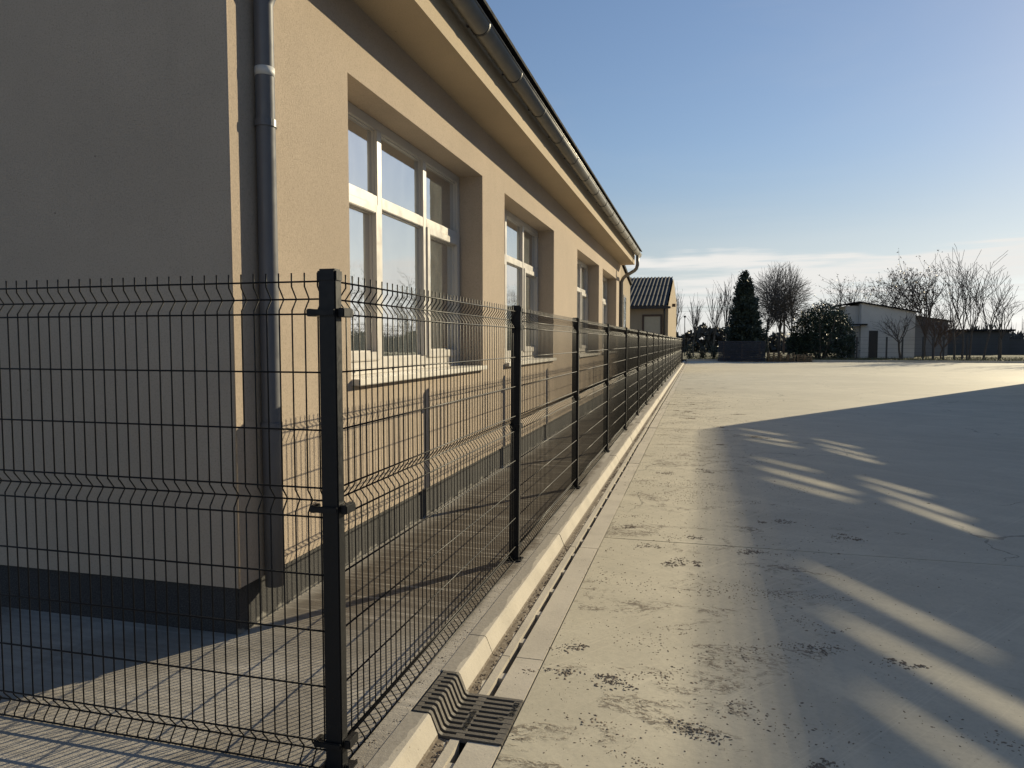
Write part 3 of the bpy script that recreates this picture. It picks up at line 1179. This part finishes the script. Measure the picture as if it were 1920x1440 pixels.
for _ in range(900):                     # grit on the apron near the post
    x, y = random.gauss(-1.17, .09), 2.0 + random.random() ** 1.5 * 5
    if -1.6 < x < -1.125:
        clod(x, y, 0.0, random.uniform(.002, .006), .6)
tag(build(mb, 'soil_crumbs', 'soil'), 'dark soil crumbs scattered over the concrete along the kerb', 'soil', kind='stuff')

# ------------------------------------------------------------------ trees
RND = random.Random(3)


def rvec(s=1.0):
    return Vector((RND.gauss(0, s), RND.gauss(0, s), RND.gauss(0, s)))


def branch(mb, p, d, L, r, depth, P, tips):
    nseg = 4 if depth > 1 else 3
    pts, rad = [p.copy()], [r]
    q, dd = p.copy(), d.normalized()
    for s in range(nseg):
        dd = (dd + rvec(P['wob']) + Vector((0, 0, P['up']))).normalized()
        q = q + dd * (L / nseg)
        pts.append(q.copy())
        rad.append(max(P['rmin'], r * (1 - (1 - P['taper']) * (s + 1) / nseg)))
    mb.tube(pts, rad, 5 if depth > 2 else 3, cap=False)
    if depth == 0:
        tips.append((q, dd))
        return
    nc = P['n'][min(depth, len(P['n']) - 1)]
    for k in range(nc):
        f = P['lo'] + (1 - P['lo']) * (k + RND.random()) / nc
        i = min(nseg - 1, int(f * nseg))
        ff = f * nseg - i
        bp = pts[i].lerp(pts[i + 1], ff)
        seg = (pts[i + 1] - pts[i]).normalized()
        side = seg.cross(rvec()).normalized()
        a = R(RND.uniform(*P['ang']))
        nd = seg * math.cos(a) + side * math.sin(a)
        branch(mb, bp, nd, L * RND.uniform(*P['len']), rad[i] * P['rr'], depth - 1, P, tips)
    tips.append((q, dd))


def leaves(tips, per, spread, size, rng=RND):
    mb = MB()
    for q, d in tips:
        for _ in range(per):
            c = q - d * rng.uniform(0, spread * 2) + Vector((rng.gauss(0, spread), rng.gauss(0, spread), rng.gauss(0, spread)))
            s = size * rng.uniform(.6, 1.4)
            u = Vector((rng.gauss(0, 1), rng.gauss(0, 1), rng.gauss(0, 1))).normalized()
            w = u.orthogonal().normalized()
            mb.quad(c - u * s, c + w * s * .45, c + u * s, c - w * s * .45)
    return mb


def bare_tree(name, label, loc, stems, L, r, depth, P, mat='bark_dark', leaf=None, group=None):
    t = thing(name, label, 'tree', loc, group)
    tips = []
    tr = MB()
    cr = MB()
    for (sx, sy, dx, dy, ls) in stems:
        p = Vector((sx, sy, -0.05))
        d = Vector((dx, dy, 1)).normalized()
        h = L * ls * P['trunk']
        mid = p + d * h * .5 + Vector((RND.gauss(0, .05), RND.gauss(0, .05), 0))
        top = p + d * h
        tr.tube([p, mid, top], [r * 1.25, r, r * .9], 8, cap=False)
        nb_ = P['n'][-1]
        for k in range(nb_):
            a = 6.283 * (k + RND.random() * .6) / nb_
            tilt = R(RND.uniform(*P['first']))
            nd = Vector((math.cos(a) * math.sin(tilt), math.sin(a) * math.sin(tilt), math.cos(tilt)))
            nd = (nd + d * .5).normalized()
            branch(cr, top - d * RND.uniform(0, h * P['drop']), nd, L * ls * (1 - P['trunk'] * .5) * RND.uniform(.55, .75), r * .55, depth, P, tips)
    build(tr, 'trunk', mat, t, smooth=True)
    build(cr, 'crown', mat, t)
    if leaf:
        tag(build(leaves(tips, leaf[1], leaf[2], leaf[3]), 'foliage', leaf[0], t), kind='stuff')
    return t


PB = dict(wob=.10, up=.06, rmin=.010, taper=.55, n=[3, 4, 4, 5], lo=.25, ang=(22, 48), len=(.45, .68), rr=.62, trunk=.22, first=(14, 42), drop=.15)
PT = dict(PB, n=[3, 4, 6, 12], first=(4, 18), ang=(18, 34), trunk=.30, drop=.0, up=.07, len=(.28, .42), rmin=.009)
PR = dict(PB, n=[5, 7, 8, 12], first=(4, 52), ang=(8, 24), trunk=.27, wob=.05, up=.02, len=(.40, .58), rmin=.011, lo=.2)

def dome_tree(name, label, loc, stems, cz, rx, rz, n, mat, leaf=None, r0=.12, rmin=.010):
    """bare tree whose fine twigs end on a rounded crown outline"""
    t = thing(name, label, 'tree', loc)
    tr, cr, tips = MB(), MB(), []
    c = Vector((0, 0, cz))
    for si, (sx, lean) in enumerate(stems):
        base = Vector((sx, RND.gauss(0, .2), -.05))
        fork = Vector((sx + lean, RND.gauss(0, .2), (cz - rz) + .55))
        tr.tube([base, base.lerp(fork, .5) + Vector((RND.gauss(0, .05), 0, 0)), fork], [r0 * 1.2, r0, r0 * .85], 7, cap=False)
        for k in range(7):
            a = 6.283 * (k + RND.random() * .7) / 7
            rad = RND.uniform(.25, .62)
            lim = c + Vector((math.cos(a) * rx * rad, math.sin(a) * rx * rad, rz * RND.uniform(-.15, .45)))
            m1 = fork.lerp(lim, .45) + Vector((0, 0, .25)) + rvec(.1)
            cr.tube([fork, m1, lim], [r0 * .5, r0 * .36, r0 * .18], 4, cap=False)
            for q in range(n):
                f = RND.uniform(.15, 1)
                st = m1.lerp(lim, (f - .45) / .55) if f > .45 else fork.lerp(m1, f / .45)
                d = (st - c) + Vector((0, 0, rz * .35)) + rvec(.55 * rx)
                d = Vector((d.x / rx, d.y / rx, d.z / rz)).normalized() * RND.uniform(.80, 1.03)
                en = c + Vector((d.x * rx, d.y * rx, d.z * rz))
                if en.z < cz - rz * .75:
                    continue
                md = st.lerp(en, .5) + Vector((0, 0, .10 * (en - st).length)) + rvec(.07)
                cr.tube([st, md, en], [r0 * .15, max(rmin, r0 * .10), rmin], 3, cap=False)
                for w in range(2):
                    s2 = md.lerp(en, RND.uniform(-.3, .7))
                    e2 = s2 + ((en - st).normalized() + rvec(.35)) * RND.uniform(.25, .6)
                    cr.tube([s2, e2], [rmin, rmin * .7], 3, cap=False)
                    tips.append((e2, (e2 - s2).normalized()))
                tips.append((en, (en - md).normalized()))
    build(tr, 'trunk', mat, t, smooth=True)
    build(cr, 'crown', mat, t)
    if leaf:
        tag(build(leaves(tips, *leaf[1:]), 'foliage', leaf[0], t), kind='stuff')
    return t


# round, dense bare tree right of the conifer
dome_tree('round_bare_tree', 'broad round bare tree with dense upright twigs between conifer and laurel', (7.15, 69, 0.03),
          [(-.9, -.25), (0, 0), (.75, .25)], 5.3, 2.8, 3.5, 42, 'bark_grey')
# tree with a few dry leaves behind the shed
dome_tree('leafy_bare_tree', 'winter tree still holding dry leaves directly behind the white shed', (19.4, 80, 0.03),
          [(-.3, -.5), (.5, .6)], 5.9, 3.6, 3.2, 12, 'bark_dark', ('leaf_dry', 1, .10, .11), .14, .012)
bare_tree('leafy_bare_tree', 'smaller twiggy tree with dry leaves behind the left roof edge of the shed', (15.6, 82, 0.03),
          [(0, 0, .0, 0, 1)], 7.4, .13, 2, dict(PB, n=[4, 5, 6, 8], first=(10, 50), trunk=.3), 'bark_dark', ('leaf_dry', 2, .12, .09))
bare_tree('leafy_bare_tree', 'winter tree with sparse dry leaves behind the right end of the shed', (22.0, 80, 0.03),
          [(0, 0, .03, 0, 1)], 8.6, .15, 2, dict(PB, n=[4, 5, 6, 7], first=(10, 45), trunk=.25), 'bark_dark', ('leaf_dry', 3, .13, .11))
# small tree in front of the shed
bare_tree('small_bare_tree', 'small forked bare tree standing before the white shed wall', (16.9, 68, 0.03),
          [(0, 0, -.12, 0, 1)], 4.0, .09, 2, dict(PB, n=[4, 4, 5, 6], first=(25, 70), trunk=.40), 'bark_dark')
bare_tree('twiggy_bush_tree', 'low dense brown twiggy tree at the right end of the white shed', (20.0, 70, 0.03),
          [(0, 0, 0, 0, 1), (.7, .3, .1, 0, .85)], 4.4, .06, 2, dict(PB, n=[4, 5, 6, 9], first=(15, 70), trunk=.25, rmin=.009), 'bark_brown')
# open-crowned trees at the right
PM = dict(PB, rr=.58, n=[3, 3, 4, 6], first=(8, 45), trunk=.34, ang=(20, 42), rmin=.014)
for (x, y, L, st, lab) in (
        (21.0, 68, 8.0, [(0, 0, -.05, 0, 1)], 'slender bare tree, leftmost of the open-crowned trees at the right'),
        (22.0, 68.5, 8.8, [(-.25, 0, .0, 0, 1), (.35, .2, .05, 0, .95)], 'tallest twin-stemmed bare tree rising above the far right fence'),
        (23.0, 67.5, 7.6, [(0, 0, .18, 0, 1)], 'leaning bare tree slanting right beside the far right fence'),
        (26.6, 74, 6.0, [(0, 0, 0, 0, 1)], 'smaller bare tree cut by the right edge of the picture')):
    bare_tree('open_bare_tree', lab, (x, y, 0.03), st, L * .88, .075, 2, PM, 'bark_dark', group='open bare trees by the far right fence')
# thin tall trees left of the conifer
for (x, y, L, lab) in ((-.5, 75, 6.3, 'thin bare tree just right of the small house, beyond the fence end'),
                       (1.5, 76, 7.4, 'thin leaning bare tree midway between house and conifer'),
                       (2.6, 75, 8.5, 'tallest thin bare tree close against the left side of conifer'),
                       (-2.5, 78, 7.2, 'thin bare tree rising behind the small house gable')):
    bare_tree('thin_bare_tree', lab, (x, y, 0.03), [(0, 0, RND.uniform(-.03, .06), 0, 1)], L * .98, .075, 1, PT, 'bark_grey', group='thin bare trees beyond the yard')
# trees further right, seen mirrored in the window panes
for (x, y, L, lab) in ((31, 66, 8.5, 'bare tree well beyond the right edge, mirrored in the panes'),
                       (38, 70, 9.5, 'large bare tree far beyond the right edge, mirrored in the panes')):
    bare_tree('open_bare_tree', lab, (x, y, 0.03), [(0, 0, 0, 0, 1)], L, .15, 2, dict(PB, n=[4, 4, 5, 8], first=(8, 50)), 'bark_dark', group='open bare trees by the far right fence')

# conifer
con = thing('conifer', 'tall dark conical evergreen behind the stack of panels', 'tree', (3.95, 66, 0.03))
mb = MB()
mb.tube([(0, 0, -.05), (0, 0, 4), (-.1, 0, 7.2)], [.16, .1, .03], 8)
build(mb, 'trunk', 'bark_dark', con)
mb = MB()
rg = random.Random(8)
for _ in range(300):
    z = .5 + rg.random() ** 1.15 * 6.9
    f = z / 7.6
    env = 2.1 * (1 - f) ** .74 * (1 + .13 * math.sin(z * 3.1) + .08 * math.sin(z * 7.3 + 1)) * (0.55 + .45 * min(1, z / 1.2)) + .10
    a = rg.random() * 6.283
    rr = env * rg.uniform(.80, 1.08)
    c0 = Vector((-.12 * f + rr * math.cos(a), rr * math.sin(a), z))
    out = Vector((math.cos(a), math.sin(a), .35)).normalized()
    for k in range(34):
        c = c0 - out * rg.uniform(0, .5) + Vector((rg.gauss(0, .15), rg.gauss(0, .15), rg.gauss(0, .16)))
        u = (out + Vector((rg.gauss(0, .6), rg.gauss(0, .6), rg.gauss(0, .6)))).normalized()
        w = u.orthogonal().normalized()
        s = rg.uniform(.07, .16)
        mb.quad(c - u * s, c + w * s * .5, c + u * s * 1.2, c - w * s * .5)
for _ in range(1500):                      # dense inner sprays
    z = .3 + rg.random() * 6.4
    env = 1.8 * (1 - z / 7.6) ** .8
    a = rg.random() * 6.283
    rr = env * rg.random() ** .5
    c = Vector((rr * math.cos(a), rr * math.sin(a), z))
    u = Vector((rg.gauss(0, 1), rg.gauss(0, 1), rg.gauss(0, 1))).normalized()
    w = u.orthogonal().normalized()
    mb.quad(c - u * .35, c + w * .25, c + u * .35, c - w * .25)
for _ in range(120):                       # drooping tip
    z = rg.uniform(6.9, 7.75)
    c = Vector((-.1 + (z - 7) * .12 + rg.gauss(0, .09), rg.gauss(0, .09), z))
    u = Vector((rg.gauss(0, 1), rg.gauss(0, 1), rg.gauss(0, 1))).normalized()
    w = u.orthogonal().normalized()
    mb.quad(c - u * .12, c + w * .06, c + u * .12, c - w * .06)
build(mb, 'crown', 'leaf_conifer', con)

# big laurel
lau = thing('evergreen_shrub', 'large rounded dark evergreen bush left of the white shed', 'bush', (10.3, 67, 0.03))
mb = MB()
for k in range(7):
    a = k * .9
    mb.tube([(.3 * math.cos(a), .3 * math.sin(a), -.05), (math.cos(a), math.sin(a), 1.8), (1.6 * math.cos(a), 1.3 * math.sin(a), 3.6)], [.09, .06, .03], 6)
build(mb, 'trunk', 'bark_dark', lau)
mb = MB()
lobes = [(0.2, 0, 2.2, 2.5, 2.4), (-1.2, .2, 1.9, 1.5, 1.9), (1.4, 0, 1.8, 1.4, 1.8), (.3, .1, 3.7, 1.5, 1.3), (-.6, 0, 3.2, 1.4, 1.3), (1.2, .2, 3.1, 1.2, 1.1), (-1.8, 0, 1.2, 1.0, 1.1), (2.0, 0, 1.1, .9, 1.1)]
for (lx, ly, lz, rx, rz) in lobes:
    for _ in range(int(1150 * rx)):
        d = Vector((rg.gauss(0, 1), rg.gauss(0, 1), rg.gauss(0, 1))).normalized() * (rg.random() ** .25)
        c = Vector((lx + d.x * rx, ly + d.y * rx * .8, lz + d.z * rz)) + Vector((rg.gauss(0, .09), rg.gauss(0, .09), rg.gauss(0, .1)))
        if c.z < .05:
            continue
        u = (d * .6 + Vector((rg.gauss(0, .6), rg.gauss(0, .6), rg.gauss(0, .6) + .3))).normalized()
        w = u.orthogonal().normalized()
        s = rg.uniform(.07, .15)
        mb.quad(c - u * s, c + w * s * .45, c + u * s, c - w * s * .45)
build(mb, 'crown', 'leaf_laurel', lau)

# scrubby shrubs at the end of the fence
for i, (x, y, h, w, lab) in enumerate(((-.75, 63.6, 1.7, .6, 'low dark shrub at the far end of the long fence'),
                                       (.35, 64.2, 1.5, .7, 'twiggy dark shrub in the gap between fence end and panel stack'),
                                       (1.25, 63.8, 1.75, .45, 'narrow shrub touching the left side of the panel stack'))):
    t = thing('shrub', lab, 'shrub', (x, y, 0.03), 'shrubs between fence end and panel stack')
    st = MB()
    tips = []
    for k in range(26):
        a = rg.random() * 6.283
        d = Vector((math.cos(a) * .5, math.sin(a) * .5, 1)).normalized()
        top = d * h * rg.uniform(.5, 1.0)
        top.x *= w
        st.tube([(0, 0, -.04), top * .5 + Vector((rg.gauss(0, .05), 0, 0)), top], [.016, .011, .006], 4, cap=False)
        for q in range(4):
            tips.append((top * rg.uniform(.35, 1), d))
    build(st, 'stem', 'bark_dark', t)
    build(leaves(tips, 6, .14, .06, rg), 'crown', 'leaf_shrub', t)

# far hedgerow that closes the view
mb = MB()
for _ in range(26000):
    x = rg.uniform(-70, 110)
    y = 112 + rg.gauss(0, 3) + max(0, x - 20) * .12
    h = 2.6 + .5 * math.sin(x * .37) + .4 * math.sin(x * 1.13 + 1) + .3 * math.sin(x * 2.9) + (.7 if -8 < x < 6 else 0)
    z = rg.random() ** 1.1 * h
    c = Vector((x, y, z))
    u = Vector((rg.gauss(0, .4), rg.gauss(0, .4), rg.gauss(0, 1))).normalized()
    w = u.orthogonal().normalized()
    s = rg.uniform(.25, .6)
    mb.quad(c - u * s, c + w * s * .6, c + u * s, c - w * s * .6)
for _ in range(1600):
    x = rg.uniform(-70, 110)
    y = 112 + rg.gauss(0, 3) + max(0, x - 20) * .12
    h = rg.uniform(2.5, 5.2)
    b = Vector((x, y, 0))
    t_ = b + Vector((rg.gauss(0, .5), rg.gauss(0, .5), h))
    mb.tube([b, b.lerp(t_, .5) + Vector((rg.gauss(0, .1), 0, 0)), t_], [.05, .03, .012], 3, cap=False)
tag(build(mb, 'hedgerow', 'leaf_scrub'), 'dark leafless hedgerow along the far side of the field', 'hedge', kind='stuff')

# grass blades along the field edge
mb = MB()
for _ in range(9000):
    x, y = rg.uniform(-1, 30), 62.3 + rg.random() ** 1.6 * 14
    h = rg.uniform(.06, .22)
    a = rg.random() * 6.283
    dx, dy = math.cos(a) * .02, math.sin(a) * .02
    mb.quad((x - dx, y - dy, .02), (x + dx, y + dy, .02), (x + rg.gauss(0, .05), y + rg.gauss(0, .05), .02 + h))
tag(build(mb, 'grass', 'blade'), 'rough yellowish grass between the yard edge and the fence', 'grass', kind='stuff')

# ------------------------------------------------------------------ stack of dark panels, pallets
st = thing('panel_stack', 'tall stack of dark blue-grey mesh panels at the far end of the yard', 'stack', (3.4, 61.2, YZ))
lay_mb = MB()
lay_mb.box(-1.82, 1.82, -.55, .55, 0, .13)
lay_me = lay_mb.mesh('layer', 'panel_navy', bevel=.006)
for k in range(10):
    link('layer', lay_me, st, (rg.gauss(0, .02), rg.gauss(0, .03), .06 + k * .165))
for k in range(9):
    for sx in (-1.4, 0, 1.4):
        boxo('spacer', 'pallet_wood', st, (sx - .05, sx + .05, -.45, .45, .191 + k * .165, .224 + k * .165))
for sx in (-1.3, 0, 1.3):
    boxo('bearer', 'pallet_wood', st, (sx - .06, sx + .06, -.5, .5, 0.001, .058))


def pallet_stack(x, y, n, w, label):
    t = thing('pallet_stack', label, 'pallets', (x, y, YZ), 'pallet stacks beside the dark panels')
    for k in range(n):
        z = k * .15
        q = MB()
        for i in range(3):
            xx = -w / 2 + .06 + i * (w - .12) / 2
            q.box(xx - .05, xx + .05, -.4, .4, z + .024, z + .10)
        for i in range(5):
            yy = -.4 + i * .2
            q.box(-w / 2, w / 2, yy - .05, yy + .05, z + .102, z + .124)
        for i in (0, 2, 4):
            yy = -.4 + i * .2
            q.box(-w / 2, w / 2, yy - .05, yy + .05, z + .001, z + .022)
        build(q, 'pallet', 'pallet_wood', t)
    return t


pallet_stack(5.95, 61.5, 5, 1.05, 'wooden pallet stack touching the dark panel stack')
pallet_stack(7.0, 61.6, 4, 1.1, 'middle wooden pallet stack in front of the round bare tree')
pallet_stack(8.25, 61.6, 4, 1.15, 'wooden pallet stack farthest right, before the evergreen bush')

# ------------------------------------------------------------------ white shed
shed = thing('white_shed', 'white rendered shed with sloping dark roof and two dark doorways', 'shed', (16, 74, 0))
SO = (-16, -74, 0)
mb = MB()
P0, P1 = (14.5, 5.12), (19.0, 4.22)
y0, y1 = 72.0, 77.0
mb.quad((14.5, y0, 0), (19.0, y0, 0), (19.0, y0, 4.22), (14.5, y0, 5.12))
mb.quad((14.5, y0, 0), (14.5, y1, 0), (14.5, y1, 5.12), (14.5, y0, 5.12))
mb.quad((19, y0, 0), (19, y1, 0), (19, y1, 4.22), (19, y0, 4.22))
mb.quad((14.5, y1, 0), (19, y1, 0), (19, y1, 4.22), (14.5, y1, 5.12))
mb.box(13.35, 14.495, 72.6, 77, 0, 3.0)
mb.box(13.35, 14.49, 73.2, 77, 3.002, 4.9)
o = build(mb, 'wall', 'white_render', shed)
o.location = SO
mb = MB()
prof = [(14.2, 5.15), (14.2, 5.26), (19.2, 4.28), (19.2, 4.17)]
mb.prism_y(prof, 71.7, 77.2)
prof = [(12.5, 4.86), (12.5, 4.97), (14.19, 5.27), (14.19, 5.16)]
mb.prism_y(prof, 72.9, 77.2)
o = build(mb, 'roof', 'roof_dark', shed)
o.location = SO
boxo('canopy', 'roof_dark', shed, (13.3, 14.95, 71.5, 72.59, 3.05, 3.17)).location = SO
boxo('door', 'dark_metal', shed, (15.18, 15.93, 71.95, 72.05, 0.05, 2.55)).location = SO
boxo('door', 'dark_metal', shed, (13.5, 14.15, 72.55, 72.65, 0.05, 2.05)).location = SO

gb = thing('grey_outbuilding', 'low grey outbuilding with shallow roof just right of the white shed', 'building', (24, 88, 0))
mb = MB()
mb.quad((20.5, 85, 0), (25.6, 85, 0), (25.6, 85, 3.7), (20.5, 85, 4.5))
mb.quad((20.5, 85, 0), (20.5, 91, 0), (20.5, 91, 4.5), (20.5, 85, 4.5))
mb.quad((25.6, 85, 0), (25.6, 91, 0), (25.6, 91, 3.7), (25.6, 85, 3.7))
o = build(mb, 'wall', 'grey_render', gb)
o.location = (-24, -88, 0)
mb = MB()
mb.prism_y([(20.2, 4.56), (20.2, 4.66), (26.0, 3.75), (26.0, 3.65)], 84.7, 91.3)
o = build(mb, 'roof', 'roof_dark', gb)
o.location = (-24, -88, 0)
lw = thing('long_shed', 'long low dark flat-roofed shed behind the far right fence', 'building', (32, 97, 0))
mb = MB()
mb.box(-5, 3, -2, 3, 0, 2.75)
build(mb, 'wall', 'dark_wall', lw)
mb = MB()
mb.box(-5.4, 3.4, -2.5, 3.4, 2.76, 2.98)
build(mb, 'roof', 'roof_dark', lw)
bw_ = thing('boundary_wall', 'long plain grey boundary wall at the far right behind the grass', 'wall', (45, 96, 0))
mb = MB()
mb.box(-22, 18, -.15, .15, 0, 1.78)
build(mb, 'wall', 'dark_wall', bw_)
mb = MB()
mb.box(-22, 18, -.2, .2, 1.781, 1.85)
build(mb, 'coping', 'dark_wall', bw_)

# wire fence with concrete posts at the far right
rf = thing('post_and_wire_fence', 'thin wire fence on dark concrete posts along the far grass edge', 'fence', (12, 66, 0.02))
pm = MB()
pm.box(-.06, .06, -.06, .06, -.05, 1.92)
pme = pm.mesh('post', 'post_concrete', bevel=.01)
for x in (13.0, 15.3, 16.5, 18.06, 18.8, 19.58, 21.3, 23.6, 25.6, 28.0, 30.5):
    link('post', pme, rf, (x - 12, 0, 0))
for z in (.25, .6, .95, 1.3, 1.65, 1.88):
    w = MB()
    w.tube([(1.0, .065, z), (18.5, .065, z)], .007, 4)
    build(w, 'wire', 'dark_metal', rf)

# street lamp and overhead cables behind the house
lp = thing('street_lamp', 'slim street lamp with round head behind the far end of the fence', 'lamp post', (-1.42, 76, 0.03))
mb = MB()
mb.tube([(0, 0, -.05), (0, 0, 4.0)], [.05, .035], 8)
build(mb, 'pole', 'dark_metal', lp)
mb = MB()
mb.tube([(0, 0, 3.98), (0, 0, 4.05), (0, 0, 4.14), (0, 0, 4.2)], [.06, .13, .13, .05], 10)
build(mb, 'lamp_head', 'dark_metal', lp)
cb = thing('overhead_cable', 'pair of thin overhead cables strung behind the bare trees', 'cable', (0, 92, 0))
for z in (5.3, 5.75):
    mb = MB()
    mb.tube([(-30 + 5 * k, 0, z + .012 * (k - 4) ** 2 * .6) for k in range(9)], .012, 4)
    build(mb, 'wire', 'dark_metal', cb)
for x in (-30, 10):
    mb = MB()
    mb.tube([(x, .12, -.05), (x, .12, 6.2)], [.14, .10], 8)
    build(mb, 'pole', 'brown_wood', cb)
